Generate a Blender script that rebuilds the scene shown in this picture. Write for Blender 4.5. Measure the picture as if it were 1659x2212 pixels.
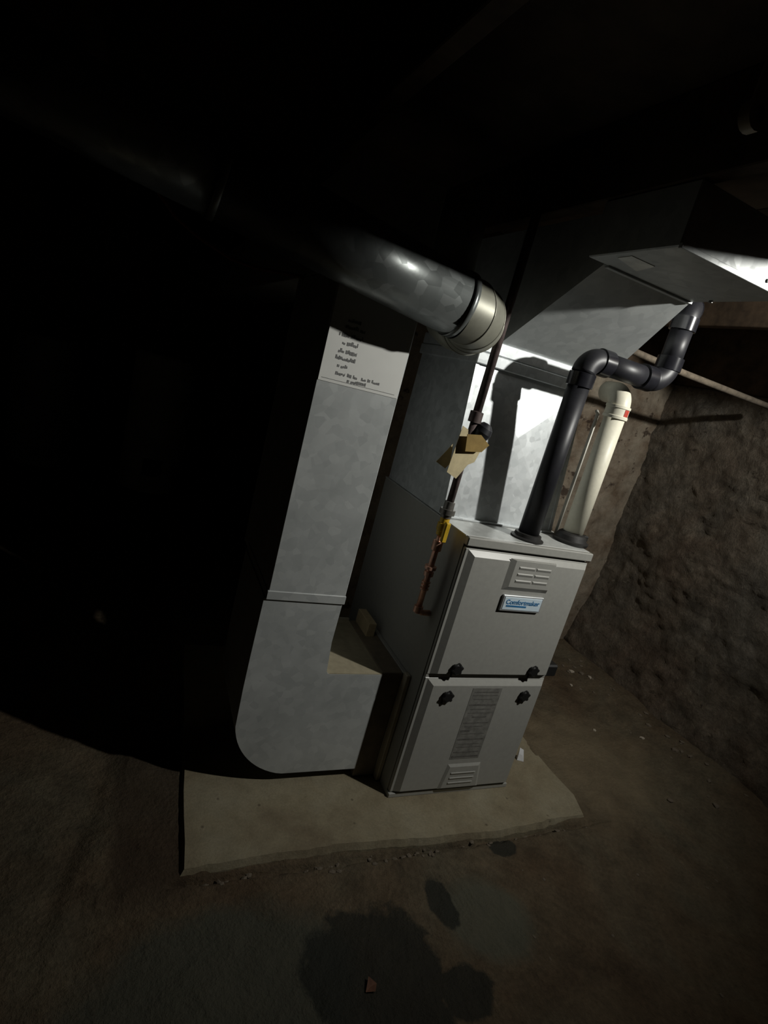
import bpy, math, random
from mathutils import Vector, Matrix, noise

# ------------------------------------------------------------------ reset
for o in list(bpy.data.objects):
    bpy.data.objects.remove(o, do_unlink=True)
scn = bpy.context.scene
col = scn.collection
random.seed(7)

# ------------------------------------------------------------------ camera
F_PX, W_PX = 1192.15, 1659.0
ROWS = ((0.89644606, -0.36309719, 0.25405686),      # camera right
        (0.13451264, -0.3232983, -0.93668808),      # camera down
        (0.42224496, 0.8738642, -0.24097833))       # camera forward
cam_d = bpy.data.cameras.new('camera')
cam_d.sensor_fit = 'HORIZONTAL'
cam_d.sensor_width = 36.0
cam_d.lens = 36.0 * F_PX / W_PX
cam_d.clip_start = 0.02
cam = bpy.data.objects.new('camera', cam_d)
col.objects.link(cam)
r, d, f = (Vector(v) for v in ROWS)
cam.matrix_world = Matrix(((r.x, -d.x, -f.x, -0.9910),
                           (r.y, -d.y, -f.y, -1.4023),
                           (r.z, -d.z, -f.z, 1.4418),
                           (0, 0, 0, 1)))
scn.camera = cam

# ------------------------------------------------------------------ world and lights
wd = bpy.data.worlds.new('world')
scn.world = wd
wd.use_nodes = True
wd.node_tree.nodes['Background'].inputs[0].default_value = (0.5, 0.5, 0.55, 1)
wd.node_tree.nodes['Background'].inputs[1].default_value = 0.0


def spot(name, loc, aim, power, size, blend, radius, colour):
    l = bpy.data.lights.new(name, 'SPOT')
    l.energy, l.spot_size, l.spot_blend = power, math.radians(size), blend
    l.shadow_soft_size, l.color = radius, colour
    o = bpy.data.objects.new(name, l)
    col.objects.link(o)
    o.location = loc
    o.rotation_euler = (Vector(aim) - Vector(loc)).to_track_quat('-Z', 'Y').to_euler()
    return o


# the bare reflector bulb that hangs between two joists, just right of the frame
LAMP = (1.05, -0.95, 2.10)
BEAM = Vector(LAMP) + Vector((math.cos(math.radians(112)) * 0.966, math.sin(math.radians(112)) * 0.966, -0.259))
spot('cellar_bulb_offscreen', LAMP, BEAM, 102, 156, 1.0, 0.022, (1.0, 0.99, 0.93))
vs = scn.view_settings
vs.view_transform = 'Standard'
vs.look = 'None'
vs.gamma = 1.0
vs.use_curve_mapping = False
vs.exposure = 0.0


# ------------------------------------------------------------------ materials
class NT:
    def __init__(self, name, rough=0.6, metal=0.0, spec=0.4):
        self.m = bpy.data.materials.new(name)
        self.m.use_nodes = True
        self.t = self.m.node_tree
        self.b = self.t.nodes['Principled BSDF']
        self.b.inputs['Roughness'].default_value = rough
        self.b.inputs['Metallic'].default_value = metal
        self.b.inputs['Specular IOR Level'].default_value = spec
        self.co = self.n('ShaderNodeTexCoord').outputs['Object']

    def n(self, kind, **kw):
        nd = self.t.nodes.new(kind)
        for k, v in kw.items():
            setattr(nd, k, v)
        return nd

    def link(self, a, b):
        self.t.links.new(a, b)

    def noise(self, scale, detail=6, rough=0.6, dist=0.0, co=None, stretch=None):
        nd = self.n('ShaderNodeTexNoise')
        nd.inputs['Scale'].default_value = scale
        nd.inputs['Detail'].default_value = detail
        nd.inputs['Roughness'].default_value = rough
        nd.inputs['Distortion'].default_value = dist
        src = co or self.co
        if stretch:
            mp = self.n('ShaderNodeMapping')
            mp.inputs['Scale'].default_value = stretch
            self.link(src, mp.inputs['Vector'])
            src = mp.outputs[0]
        self.link(src, nd.inputs['Vector'])
        return nd.outputs['Fac']

    def voronoi(self, scale, feature='F1', out='Distance'):
        nd = self.n('ShaderNodeTexVoronoi', feature=feature)
        nd.inputs['Scale'].default_value = scale
        self.link(self.co, nd.inputs['Vector'])
        return nd.outputs[out]

    def ramp(self, fac, stops):
        nd = self.n('ShaderNodeValToRGB')
        el = nd.color_ramp.elements
        while len(el) < len(stops):
            el.new(0.5)
        for e, (p, c) in zip(el, stops):
            e.position = p
            e.color = (c[0], c[1], c[2], 1) if not isinstance(c, (int, float)) else (c, c, c, 1)
        self.link(fac, nd.inputs[0])
        return nd.outputs[0]

    def mix(self, fac, a, b, mode='MIX'):
        nd = self.n('ShaderNodeMix', data_type='RGBA', blend_type=mode)
        for s, v in ((nd.inputs[0], fac), (nd.inputs[6], a), (nd.inputs[7], b)):
            if hasattr(v, 'links'):
                self.link(v, s)
            elif isinstance(v, (int, float)):
                s.default_value = v
            else:
                s.default_value = (v[0], v[1], v[2], 1)
        return nd.outputs[2]

    def math(self, op, a, b=0.0, clamp=False):
        nd = self.n('ShaderNodeMath', operation=op, use_clamp=clamp)
        for s, v in ((nd.inputs[0], a), (nd.inputs[1], b)):
            if hasattr(v, 'links'):
                self.link(v, s)
            else:
                s.default_value = v
        return nd.outputs[0]

    def colour(self, c):
        s = self.b.inputs['Base Color']
        if hasattr(c, 'links'):
            self.link(c, s)
        else:
            s.default_value = (c[0], c[1], c[2], 1)
        return self

    def roughness(self, c):
        self.link(c, self.b.inputs['Roughness'])
        return self

    def bump(self, h, strength=0.3, dist=0.01):
        nd = self.n('ShaderNodeBump')
        nd.inputs['Strength'].default_value = strength
        nd.inputs['Distance'].default_value = dist
        self.link(h, nd.inputs['Height'])
        self.link(nd.outputs[0], self.b.inputs['Normal'])
        return self


def plain(name, c, rough=0.6, metal=0.0, var=0.15, scale=30, bump=0.0, spec=0.4):
    t = NT(name, rough, metal, spec)
    n = t.noise(scale)
    lo = tuple(x * (1 - var) for x in c)
    hi = tuple(min(1, x * (1 + var)) for x in c)
    t.colour(t.ramp(n, [(0.3, lo), (0.7, hi)]))
    if bump:
        t.bump(n, bump, 0.004)
    return t.m


def galvanized(name, lo, hi, rough, metal, spangle=38):
    t = NT(name, rough, metal, 0.5)
    v = t.voronoi(spangle, out='Color')
    sep = t.n('ShaderNodeSeparateColor')
    t.link(v, sep.inputs[0])
    big = t.noise(5, 5, 0.6)
    a = t.ramp(sep.outputs[0], [(0.0, lo), (1.0, hi)])
    b = t.ramp(big, [(0.3, (0.72, 0.73, 0.73)), (0.65, (1, 1, 1))])
    t.colour(t.mix(0.8, a, b, 'MULTIPLY'))
    t.roughness(t.math('ADD', t.math('MULTIPLY', sep.outputs[1], 0.14), rough - 0.07))
    t.bump(big, 0.08, 0.01)
    return t.m


M = {}
M['galv'] = galvanized('galvanized_sheet', (0.47, 0.49, 0.485), (0.55, 0.57, 0.56), 0.5, 0.15)
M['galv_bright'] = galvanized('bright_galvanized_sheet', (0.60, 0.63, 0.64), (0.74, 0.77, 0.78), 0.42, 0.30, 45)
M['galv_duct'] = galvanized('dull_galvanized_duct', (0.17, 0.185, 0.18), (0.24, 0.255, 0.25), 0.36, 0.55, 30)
M['galv_top'] = galvanized('furnace_top_sheet', (0.50, 0.51, 0.49), (0.58, 0.59, 0.57), 0.45, 0.2, 40)
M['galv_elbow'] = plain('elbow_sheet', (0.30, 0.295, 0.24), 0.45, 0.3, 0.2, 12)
M['paint'] = plain('taupe_furnace_paint', (0.34, 0.338, 0.312), 0.34, 0.0, 0.05, 60, 0.02)
M['black_pipe'] = plain('black_abs_plastic', (0.016, 0.016, 0.020), 0.46, 0.0, 0.2, 40, 0.0, 0.5)
M['black_hub'] = plain('glossy_black_fitting', (0.016, 0.016, 0.020), 0.22, 0.0, 0.2, 40, 0.0, 0.5)
M['black'] = plain('black_plastic', (0.012, 0.012, 0.012), 0.5, 0.0, 0.1)
M['rubber'] = plain('black_rubber', (0.02, 0.019, 0.018), 0.55, 0.0, 0.3, 25, 0.2)
M['white_pvc'] = plain('cream_pvc', (0.74, 0.71, 0.58), 0.45, 0.0, 0.05, 80, 0.04)
M['sticker'] = plain('white_sticker', (0.75, 0.76, 0.78), 0.35, 0.0, 0.03)
M['red'] = plain('red_print', (0.45, 0.05, 0.03), 0.5, 0.0, 0.2)
M['iron'] = plain('dark_iron_pipe', (0.11, 0.082, 0.078), 0.5, 0.2, 0.4, 60, 0.1)
M['steel_fit'] = plain('grey_pipe_fitting', (0.22, 0.21, 0.19), 0.4, 0.6, 0.2, 60)
M['yellow'] = plain('yellow_valve_paint', (0.62, 0.40, 0.03), 0.4, 0.0, 0.2, 50)
M['copper'] = plain('copper_fitting', (0.80, 0.46, 0.33), 0.35, 0.4, 0.25, 60)
M['paper'] = plain('yellowed_tag_paper', (0.66, 0.56, 0.34), 0.75, 0.0, 0.12, 40, 0.1)
M['paper_brown'] = plain('brown_tag_card', (0.30, 0.20, 0.06), 0.75, 0.0, 0.2, 30)
M['notice'] = plain('white_notice_paper', (0.80, 0.80, 0.76), 0.6, 0.0, 0.03, 12)
M['ink'] = plain('grey_ink', (0.22, 0.22, 0.215), 0.7, 0.0, 0.3, 200)
M['badge'] = plain('pale_blue_badge', (0.62, 0.74, 0.82), 0.35, 0.0, 0.05)
M['badge_rim'] = plain('badge_rim', (0.55, 0.57, 0.58), 0.3, 0.5, 0.05)
M['blue'] = plain('blue_badge_print', (0.03, 0.16, 0.36), 0.5, 0.0, 0.1)
M['grey_label'] = plain('grey_rating_label', (0.20, 0.197, 0.18), 0.5, 0.0, 0.35, 35)
M['label_print'] = plain('dark_label_print', (0.13, 0.125, 0.115), 0.6, 0.0, 0.3, 90)
M['rack'] = plain('brown_filter_rack', (0.17, 0.14, 0.10), 0.6, 0.0, 0.25, 18)
M['rack_strip'] = plain('filter_rack_door', (0.42, 0.38, 0.30), 0.5, 0.1, 0.15, 20)
M['leaf'] = plain('dry_leaf', (0.13, 0.06, 0.035), 0.8, 0.0, 0.3, 40)
M['dust'] = plain('dusty_duct_top', (0.33, 0.29, 0.20), 0.8, 0.0, 0.15, 30)
M['card'] = plain('cardboard', (0.45, 0.36, 0.22), 0.8, 0.0, 0.15, 30)
M['wood'] = plain('old_joist_wood', (0.075, 0.05, 0.03), 0.85, 0.0, 0.5, 14, 0.3)
M['board'] = plain('subfloor_board', (0.075, 0.052, 0.033), 0.85, 0.0, 0.4, 9, 0.3)
M['tank'] = plain('white_tank_enamel', (0.55, 0.54, 0.48), 0.45, 0.0, 0.25, 6)
M['tank_dark'] = plain('grey_tank_shell', (0.30, 0.31, 0.32), 0.5, 0.1, 0.25, 7)
M['chrome'] = plain('chrome', (0.75, 0.75, 0.75), 0.12, 1.0, 0.02)
M['wire'] = plain('red_cable', (0.30, 0.10, 0.08), 0.5, 0.0, 0.2)
M['stone'] = plain('rubble_stone', (0.15, 0.122, 0.09), 0.9, 0.0, 0.35, 40, 0.4)
M['pale_chip'] = plain('pale_plaster_chip', (0.40, 0.35, 0.28), 0.85, 0.0, 0.2, 40, 0.2)
M['strap_pale'] = plain('pale_strap', (0.62, 0.56, 0.44), 0.4, 0.0, 0.15, 30)
M['pale_metal'] = plain('pale_patch', (0.55, 0.55, 0.50), 0.35, 0.5, 0.2, 25)
M['dark_metal'] = plain('dark_sheet', (0.05, 0.05, 0.05), 0.5, 0.3, 0.2)


def ellipse_mask(t, cx, cy, rx, ry, soft=0.25, wob=0.5, wscale=9.0):
    sep = t.n('ShaderNodeSeparateXYZ')
    t.link(t.co, sep.inputs[0])
    dx = t.math('DIVIDE', t.math('SUBTRACT', sep.outputs[0], cx), rx)
    dy = t.math('DIVIDE', t.math('SUBTRACT', sep.outputs[1], cy), ry)
    rr = t.math('SQRT', t.math('ADD', t.math('MULTIPLY', dx, dx), t.math('MULTIPLY', dy, dy)))
    n = t.noise(wscale, 5, 0.65)
    rr = t.math('ADD', rr, t.math('MULTIPLY', t.math('SUBTRACT', n, 0.5), wob * 2))
    return t.ramp(rr, [(max(0.0, 0.80 - soft), (1, 1, 1)), (min(1, 0.80 + soft), (0, 0, 0))])


def floor_material():
    t = NT('dirty_concrete_floor', 0.85, 0.0, 0.3)
    big = t.noise(2.2, 6, 0.6, 0.6)
    mid = t.noise(9, 8, 0.7)
    fine = t.noise(70, 5, 0.7)
    c = t.ramp(big, [(0.30, (0.092, 0.060, 0.034)), (0.48, (0.118, 0.088, 0.054)), (0.70, (0.125, 0.108, 0.072))])
    c = t.mix(0.75, c, t.ramp(mid, [(0.28, 0.42), (0.52, 0.95), (0.75, 1.35)]), 'MULTIPLY')
    c = t.mix(0.6, c, t.ramp(fine, [(0.3, 0.55), (0.7, 1.3)]), 'MULTIPLY')
    cement = ellipse_mask(t, -0.62, -0.50, 0.42, 0.26, 0.12, 0.35, 5)
    c = t.mix(t.math('MULTIPLY', cement, 0.75), c, (0.066, 0.072, 0.055))
    cement2 = ellipse_mask(t, 0.16, -0.46, 0.17, 0.16, 0.15, 0.35, 7)
    c = t.mix(t.math('MULTIPLY', cement2, 0.7), c, (0.10, 0.105, 0.078))
    tan = ellipse_mask(t, 1.0, 0.12, 0.55, 0.42, 0.3, 0.5, 4)
    c = t.mix(t.math('MULTIPLY', tan, 0.7), c, t.mix(0.6, (0.20, 0.16, 0.10), t.ramp(mid, [(0.3, 0.6), (0.7, 1.2)]), 'MULTIPLY'))
    sepf = t.n('ShaderNodeSeparateXYZ')
    t.link(t.co, sepf.inputs[0])
    dirt = t.ramp(t.math('ABSOLUTE', t.math('ADD', sepf.outputs[0], t.math('ADD', 0.795, t.math('MULTIPLY', t.math('SUBTRACT', mid, 0.5), 0.06)))), [(0.085, (1, 1, 1)), (0.115, (0, 0, 0))])
    dirt = t.math('MULTIPLY', dirt, t.ramp(t.math('ADD', sepf.outputs[1], 0.6), [(0.33, (0, 0, 0)), (0.40, (1, 1, 1))]))
    c = t.mix(t.math('MULTIPLY', dirt, 0.65), c, (0.035, 0.022, 0.013))
    wet = None
    for a in ((-0.24, -0.56, 0.24, 0.27), (0.035, -0.385, 0.055, 0.10), (0.36, -0.24, 0.07, 0.05), (-0.02, -0.62, 0.10, 0.09)):
        m = ellipse_mask(t, *a, soft=0.06, wob=0.42, wscale=11)
        wet = m if wet is None else t.math('MAXIMUM', wet, m)
    c = t.mix(t.math('MULTIPLY', wet, 0.85), c, (0.014, 0.016, 0.012))
    t.colour(c)
    t.roughness(t.ramp(wet, [(0.0, 0.9), (1.0, 0.72)]))
    h = t.math('ADD', t.math('MULTIPLY', mid, 0.7), t.math('MULTIPLY', fine, 0.3))
    t.bump(h, 0.8, 0.03)
    return t.m


def pad_material():
    t = NT('concrete_pad', 0.85, 0.0, 0.3)
    big = t.noise(4, 6, 0.6, 0.4)
    mid = t.noise(18, 7, 0.7)
    fine = t.noise(120, 4, 0.7)
    c = t.ramp(big, [(0.30, (0.175, 0.138, 0.088)), (0.5, (0.245, 0.21, 0.138)), (0.7, (0.28, 0.25, 0.175))])
    c = t.mix(0.5, c, t.ramp(mid, [(0.30, 0.65), (0.55, 1.0), (0.75, 1.15)]), 'MULTIPLY')
    c = t.mix(0.4, c, t.ramp(fine, [(0.3, 0.7), (0.7, 1.25)]), 'MULTIPLY')
    v = t.voronoi(13)
    spots = t.ramp(v, [(0.035, (1, 1, 1)), (0.09, (0, 0, 0))])
    c = t.mix(t.math('MULTIPLY', spots, 0.7), c, (0.07, 0.055, 0.035))
    t.colour(c)
    t.bump(t.math('ADD', t.math('MULTIPLY', mid, 0.6), t.math('MULTIPLY', fine, 0.4)), 0.35, 0.012)
    return t.m


def wall_material():
    t = NT('rubble_stone_wall', 0.9, 0.0, 0.25)
    big = t.noise(2.6, 6, 0.6, 0.5)
    mid = t.noise(11, 8, 0.72, 0.4)
    fine = t.noise(55, 6, 0.75)
    c = t.ramp(big, [(0.30, (0.135, 0.10, 0.072)), (0.5, (0.155, 0.128, 0.097)), (0.68, (0.15, 0.133, 0.108))])
    c = t.mix(0.8, c, t.ramp(mid, [(0.28, 0.40), (0.5, 0.95), (0.72, 1.7)]), 'MULTIPLY')
    c = t.mix(0.6, c, t.ramp(fine, [(0.28, 0.55), (0.6, 1.1), (0.8, 1.9)]), 'MULTIPLY')
    fleck = t.ramp(t.noise(26, 5, 0.7, 0.8), [(0.62, (0, 0, 0)), (0.74, (1, 1, 1))])
    c = t.mix(t.math('MULTIPLY', fleck, 0.75), c, (0.30, 0.27, 0.21))
    pit = t.ramp(t.noise(17, 5, 0.65, 1.2, stretch=(1, 0.7, 1.8)), [(0.30, (1, 1, 1)), (0.40, (0, 0, 0))])
    c = t.mix(t.math('MULTIPLY', pit, 0.8), c, (0.035, 0.026, 0.018))
    t.colour(c)
    t.bump(t.math('ADD', t.math('MULTIPLY', mid, 0.6), t.math('MULTIPLY', fine, 0.4)), 0.9, 0.04)
    return t.m


def parged_material():
    t = NT('parged_wall', 0.9, 0.0, 0.25)
    mid = t.noise(11, 8, 0.72, 0.4)
    fine = t.noise(55, 6, 0.75)
    c = t.ramp(t.noise(4.5, 6, 0.65, 0.3), [(0.33, (0.12, 0.082, 0.052)), (0.5, (0.215, 0.175, 0.13)), (0.7, (0.27, 0.235, 0.18))])
    c = t.mix(0.7, c, t.ramp(mid, [(0.30, 0.55), (0.5, 1.0), (0.72, 1.25)]), 'MULTIPLY')
    c = t.mix(0.4, c, t.ramp(fine, [(0.3, 0.6), (0.7, 1.3)]), 'MULTIPLY')
    dark = t.ramp(t.noise(12, 4, 0.6), [(0.33, (1, 1, 1)), (0.39, (0, 0, 0))])
    c = t.mix(t.math('MULTIPLY', dark, 0.85), c, (0.03, 0.017, 0.012))
    t.colour(c)
    t.bump(t.math('ADD', t.math('MULTIPLY', mid, 0.7), t.math('MULTIPLY', fine, 0.3)), 0.5, 0.02)
    return t.m


M['parge'] = parged_material()
M['floor'] = floor_material()
M['pad'] = pad_material()
M['wall'] = wall_material()
M['wall_dark'] = plain('far_cellar_wall', (0.15, 0.125, 0.095), 0.9, 0.0, 0.5, 6, 0.5)


# ------------------------------------------------------------------ mesh helpers
class MB:
    """collects vertices and faces in world coordinates"""

    def __init__(self):
        self.v, self.f, self.s = [], [], []

    def add(self, vs_, fs_, smooth=False):
        o = len(self.v)
        self.v += [tuple(p) for p in vs_]
        self.f += [tuple(i + o for i in q) for q in fs_]
        self.s += [smooth] * len(fs_)
        return self

    def box(self, x0, x1, y0, y1, z0, z1):
        v = [(x, y, z) for z in (z0, z1) for y in (y0, y1) for x in (x0, x1)]
        return self.add(v, [(0, 2, 3, 1), (4, 5, 7, 6), (0, 1, 5, 4), (2, 6, 7, 3), (0, 4, 6, 2), (1, 3, 7, 5)])

    def cbox(self, x0, x1, y0, y1, z0, z1, c):
        """box with all edges chamfered by c"""
        v, f_ = [], []
        xs, ys, zs = (x0, x1), (y0, y1), (z0, z1)
        idx = {}
        for i in (0, 1):
            for j in (0, 1):
                for k in (0, 1):
                    for a in range(3):
                        p = [xs[i], ys[j], zs[k]]
                        for b, s in ((0, i), (1, j), (2, k)):
                            if b != a:
                                p[b] += c if s == 0 else -c
                        idx[i, j, k, a] = len(v)
                        v.append(p)
        g = idx
        for s in (0, 1):
            f_.append([g[s, 0, 0, 0], g[s, 1, 0, 0], g[s, 1, 1, 0], g[s, 0, 1, 0]])
            f_.append([g[0, s, 0, 1], g[1, s, 0, 1], g[1, s, 1, 1], g[0, s, 1, 1]])
            f_.append([g[0, 0, s, 2], g[1, 0, s, 2], g[1, 1, s, 2], g[0, 1, s, 2]])
        for a in (0, 1):
            for b in (0, 1):
                f_.append([g[0, a, b, 1], g[1, a, b, 1], g[1, a, b, 2], g[0, a, b, 2]])
                f_.append([g[a, 0, b, 0], g[a, 1, b, 0], g[a, 1, b, 2], g[a, 0, b, 2]])
                f_.append([g[a, b, 0, 0], g[a, b, 1, 0], g[a, b, 1, 1], g[a, b, 0, 1]])
        for i in (0, 1):
            for j in (0, 1):
                for k in (0, 1):
                    f_.append([g[i, j, k, 0], g[i, j, k, 1], g[i, j, k, 2]])
        cx = Vector(((x0 + x1) / 2, (y0 + y1) / 2, (z0 + z1) / 2))
        out = []
        for q in f_:
            p = [Vector(v[i]) for i in q]
            n = (p[1] - p[0]).cross(p[2] - p[0])
            m = sum(p, Vector()) / len(p)
            out.append(q if n.dot(m - cx) > 0 else q[::-1])
        return self.add(v, out)

    def prism(self, poly, axis, a, b, smooth_idx=()):
        """poly: list of 2-D points in the plane across axis; extruded from a to b"""
        def p3(p, h):
            if axis == 'y':
                return (p[0], h, p[1])
            if axis == 'x':
                return (h, p[0], p[1])
            return (p[0], p[1], h)
        n = len(poly)
        v = [p3(p, a) for p in poly] + [p3(p, b) for p in poly]
        self.add(v, [tuple(range(n)), tuple(range(2 * n - 1, n - 1, -1))])
        o = len(self.v) - 2 * n
        for i in range(n):
            j = (i + 1) % n
            self.f.append((o + i, o + n + i, o + n + j, o + j))
            self.s.append(False)
        return self

    def tube(self, pts, rad, seg=24, caps=True):
        pts = [Vector(p) for p in pts]
        n = len(pts)
        rads = rad if isinstance(rad, (list, tuple)) else [rad] * n
        tang = []
        for i in range(n):
            a = pts[max(i - 1, 0)]
            b = pts[min(i + 1, n - 1)]
            t_ = (b - a)
            tang.append(t_.normalized() if t_.length > 1e-9 else Vector((0, 0, 1)))
        up = Vector((0, 0, 1)) if abs(tang[0].z) < 0.9 else Vector((1, 0, 0))
        u = (up - tang[0] * up.dot(tang[0])).normalized()
        v, fs = [], []
        for i in range(n):
            u = (u - tang[i] * u.dot(tang[i])).normalized()
            w = tang[i].cross(u)
            for k in range(seg):
                a = 2 * math.pi * k / seg
                v.append(pts[i] + (u * math.cos(a) + w * math.sin(a)) * rads[i])
        for i in range(n - 1):
            for k in range(seg):
                k2 = (k + 1) % seg
                fs.append((i * seg + k, i * seg + k2, (i + 1) * seg + k2, (i + 1) * seg + k))
        self.add(v, fs, True)
        if caps:
            o = len(self.v) - n * seg
            self.f.append(tuple(o + k for k in range(seg - 1, -1, -1)))
            self.f.append(tuple(o + (n - 1) * seg + k for k in range(seg)))
            self.s += [False, False]
        return self

    def lathe(self, base, axis, prof, seg=24):
        """prof: list of (distance along axis, radius); sharp rings"""
        base, axis = Vector(base), Vector(axis).normalized()
        for (h0, r0), (h1, r1) in zip(prof, prof[1:]):
            up = Vector((0, 0, 1)) if abs(axis.z) < 0.9 else Vector((1, 0, 0))
            u = (up - axis * up.dot(axis)).normalized()
            w = axis.cross(u)
            v, fs = [], []
            for h, rr in ((h0, r0), (h1, r1)):
                for k in range(seg):
                    a = 2 * math.pi * k / seg
                    v.append(base + axis * h + (u * math.cos(a) + w * math.sin(a)) * max(rr, 1e-5))
            for k in range(seg):
                k2 = (k + 1) % seg
                fs.append((k, k2, seg + k2, seg + k))
            self.add(v, fs, True)
        return self


ROOT = {}


def build(name, mb, mat, parent=None):
    me = bpy.data.meshes.new(name)
    off = Vector((0, 0, 0))
    if parent is not None:
        off = ROOT.get(parent.name, Vector((0, 0, 0)))
    me.from_pydata([tuple(Vector(p) - off) for p in mb.v], [], mb.f)
    me.validate()
    if len(me.polygons) == len(mb.s):
        me.polygons.foreach_set('use_smooth', mb.s)
    me.materials.append(M[mat])
    me.update()
    o = bpy.data.objects.new(name, me)
    col.objects.link(o)
    if parent is not None:
        o.parent = parent
        ROOT[o.name] = off
    return o


def tag(o, label, cat, group=None):
    o['label'] = label
    o['category'] = cat
    if group:
        o['group'] = group
    return o


def thing(name, label, cat, loc, group=None):
    o = bpy.data.objects.new(name, None)
    o.empty_display_size = 0.1
    o.location = loc
    col.objects.link(o)
    ROOT[o.name] = Vector(loc)
    return tag(o, label, cat, group)


def struct(name, mb, mat, label=None):
    o = build(name, mb, mat)
    o['kind'] = 'structure'
    if label:
        o['label'] = label
    return o


def arc(c, r_, a0, a1, n):
    return [(c[0] + r_ * math.cos(a0 + (a1 - a0) * i / n), c[1] + r_ * math.sin(a0 + (a1 - a0) * i / n)) for i in range(n + 1)]


def text_mesh(name, body, size, mat, origin, parent, bold=0.0, squash=1.0):
    """flat lettering on a face that looks towards -y"""
    cu = bpy.data.curves.new(name, 'FONT')
    cu.body = body
    cu.size = size
    cu.align_x, cu.align_y = 'CENTER', 'CENTER'
    cu.offset = bold
    cu.extrude = 0.0003
    tmp = bpy.data.objects.new(name, cu)
    col.objects.link(tmp)
    bpy.context.view_layer.update()
    me = bpy.data.meshes.new_from_object(tmp.evaluated_get(bpy.context.evaluated_depsgraph_get()))
    bpy.data.objects.remove(tmp, do_unlink=True)
    off = ROOT.get(parent.name, Vector())
    for v in me.vertices:
        x, y, z = v.co
        v.co = Vector((origin[0] + x * squash, origin[1] - z, origin[2] + y)) - off
    me.materials.clear()
    me.materials.append(M[mat])
    o = bpy.data.objects.new(name, me)
    col.objects.link(o)
    o.parent = parent
    ROOT[o.name] = off
    return o


def lin(a, b, step):
    n = max(1, int(round((b - a) / step)))
    return [a + (b - a) * i / n for i in range(n)]


# ------------------------------------------------------------------ the setting
XW = 1.85
YW = 1.10          # rear wall behind the furnace
#         # right-hand wall
YB, YF, XL = 4.8, -3.2, -3.6
ZC = 2.20


def sstep(a, b, x):
    t_ = min(1, max(0, (x - a) / (b - a)))
    return t_ * t_ * (3 - 2 * t_)


def floor_z(x, y):
    n1 = noise.noise(Vector((x * 2.1, y * 2.1, 3.1)))
    n2 = noise.noise(Vector((x * 9, y * 9, 7.7)))
    n3 = noise.noise(Vector((x * 33, y * 33, 1.7)))
    z = -0.034 + 0.008 * n1 + 0.006 * n2 + 0.0035 * n3
    z += 0.010 * sstep(-0.55, -0.25, y) * sstep(-1.0, -0.7, x)       # fill against the pad front
    z += 0.022 * sstep(0.45, 0.85, x) * sstep(-0.45, -0.1, y)        # runs up to the pad's far end
    z += 0.07 * sstep(1.25, 1.85, x)                                 # rubble against the wall
    # packed dirt strip between the pad and the next slab
    wob = 0.03 * noise.noise(Vector((x * 0.5, y * 4, 9.0)))
    edge = -0.885 + wob - 0.10 * sstep(0.35, -0.3, y)
    strip = sstep(edge, edge + 0.02, x) * (1 - sstep(-0.66, -0.62, x)) * sstep(-0.28, -0.18, y)
    z = z * (1 - strip) + strip * (-0.016 + 0.004 * n2 + 0.003 * n3)
    z += 0.012 * sstep(edge - 0.05, edge - 0.01, x) * (1 - sstep(edge, edge + 0.02, x)) * sstep(-0.5, -0.2, y) * (1 - sstep(1.2, 1.6, y))
    if -0.62 < x < 0.8 and -0.14 < y < 1.0:
        z = min(z, -0.03)
    # broken line along the pad front
    z -= 0.035 * (0.45 + 0.9 * max(0.0, n3 + 0.3 * n2)) * math.exp(-((y + 0.203 + 0.010 * n2 + 0.008 * n3) / 0.010) ** 2) * (1 - sstep(0.75, 0.95, x)) * sstep(-0.80, -0.70, x)
    return z


def make_floor():
    xs = lin(XL, -1.5, 0.12) + lin(-1.5, 1.25, 0.0165) + lin(1.25, XW + 0.2, 0.02) + [XW + 0.2]
    ys = lin(YF, -1.1, 0.12) + lin(-1.1, -0.27, 0.0165) + lin(-0.27, -0.15, 0.005) + lin(-0.15, 0.95, 0.0165) + lin(0.95, YB, 0.08) + [YB]
    mb = MB()
    nx = len(xs)
    v = [(x, y, floor_z(x, y)) for y in ys for x in xs]
    fs = [(j * nx + i, j * nx + i + 1, (j + 1) * nx + i + 1, (j + 1) * nx + i) for j in range(len(ys) - 1) for i in range(nx - 1)]
    mb.add(v, fs, True)
    return struct('floor', mb, 'floor', 'rough dirty cellar floor with dark damp stains')


make_floor()


def wall_x(y, z):
    p = Vector((y * 1.0, z * 1.15, 0.0))
    dist, _ = noise.voronoi(Vector((y * 4.2 + 0.4 * noise.noise(p * 6), z * 5.2 + 0.4 * noise.noise(p * 6 + Vector((5, 5, 5))), 2.0)))
    stone = min(1.0, (dist[1] - dist[0]) * 2.0)
    n1 = noise.noise(p * 2.3)
    n2 = noise.noise(p * 8.0 + Vector((3, 1, 4)))
    n3 = noise.noise(p * 26.0 + Vector((8, 2, 4)))
    rough = 1.0
    n4 = abs(noise.noise(Vector((y * 5.0 + z * 2.0, z * 15.0, 6.0))))
    x = XW - 0.006 * stone - 0.034 * n1 - 0.015 * n2 - 0.016 * (0.5 - n4) - 0.009 * n3
    x -= 0.10 * sstep(0.45, -0.02, z + 0.05 * n1)                    # battered foot
    return x


ZTOP = 1.80        # masonry stops here; timber sill added above for the shaded wall top


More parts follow.
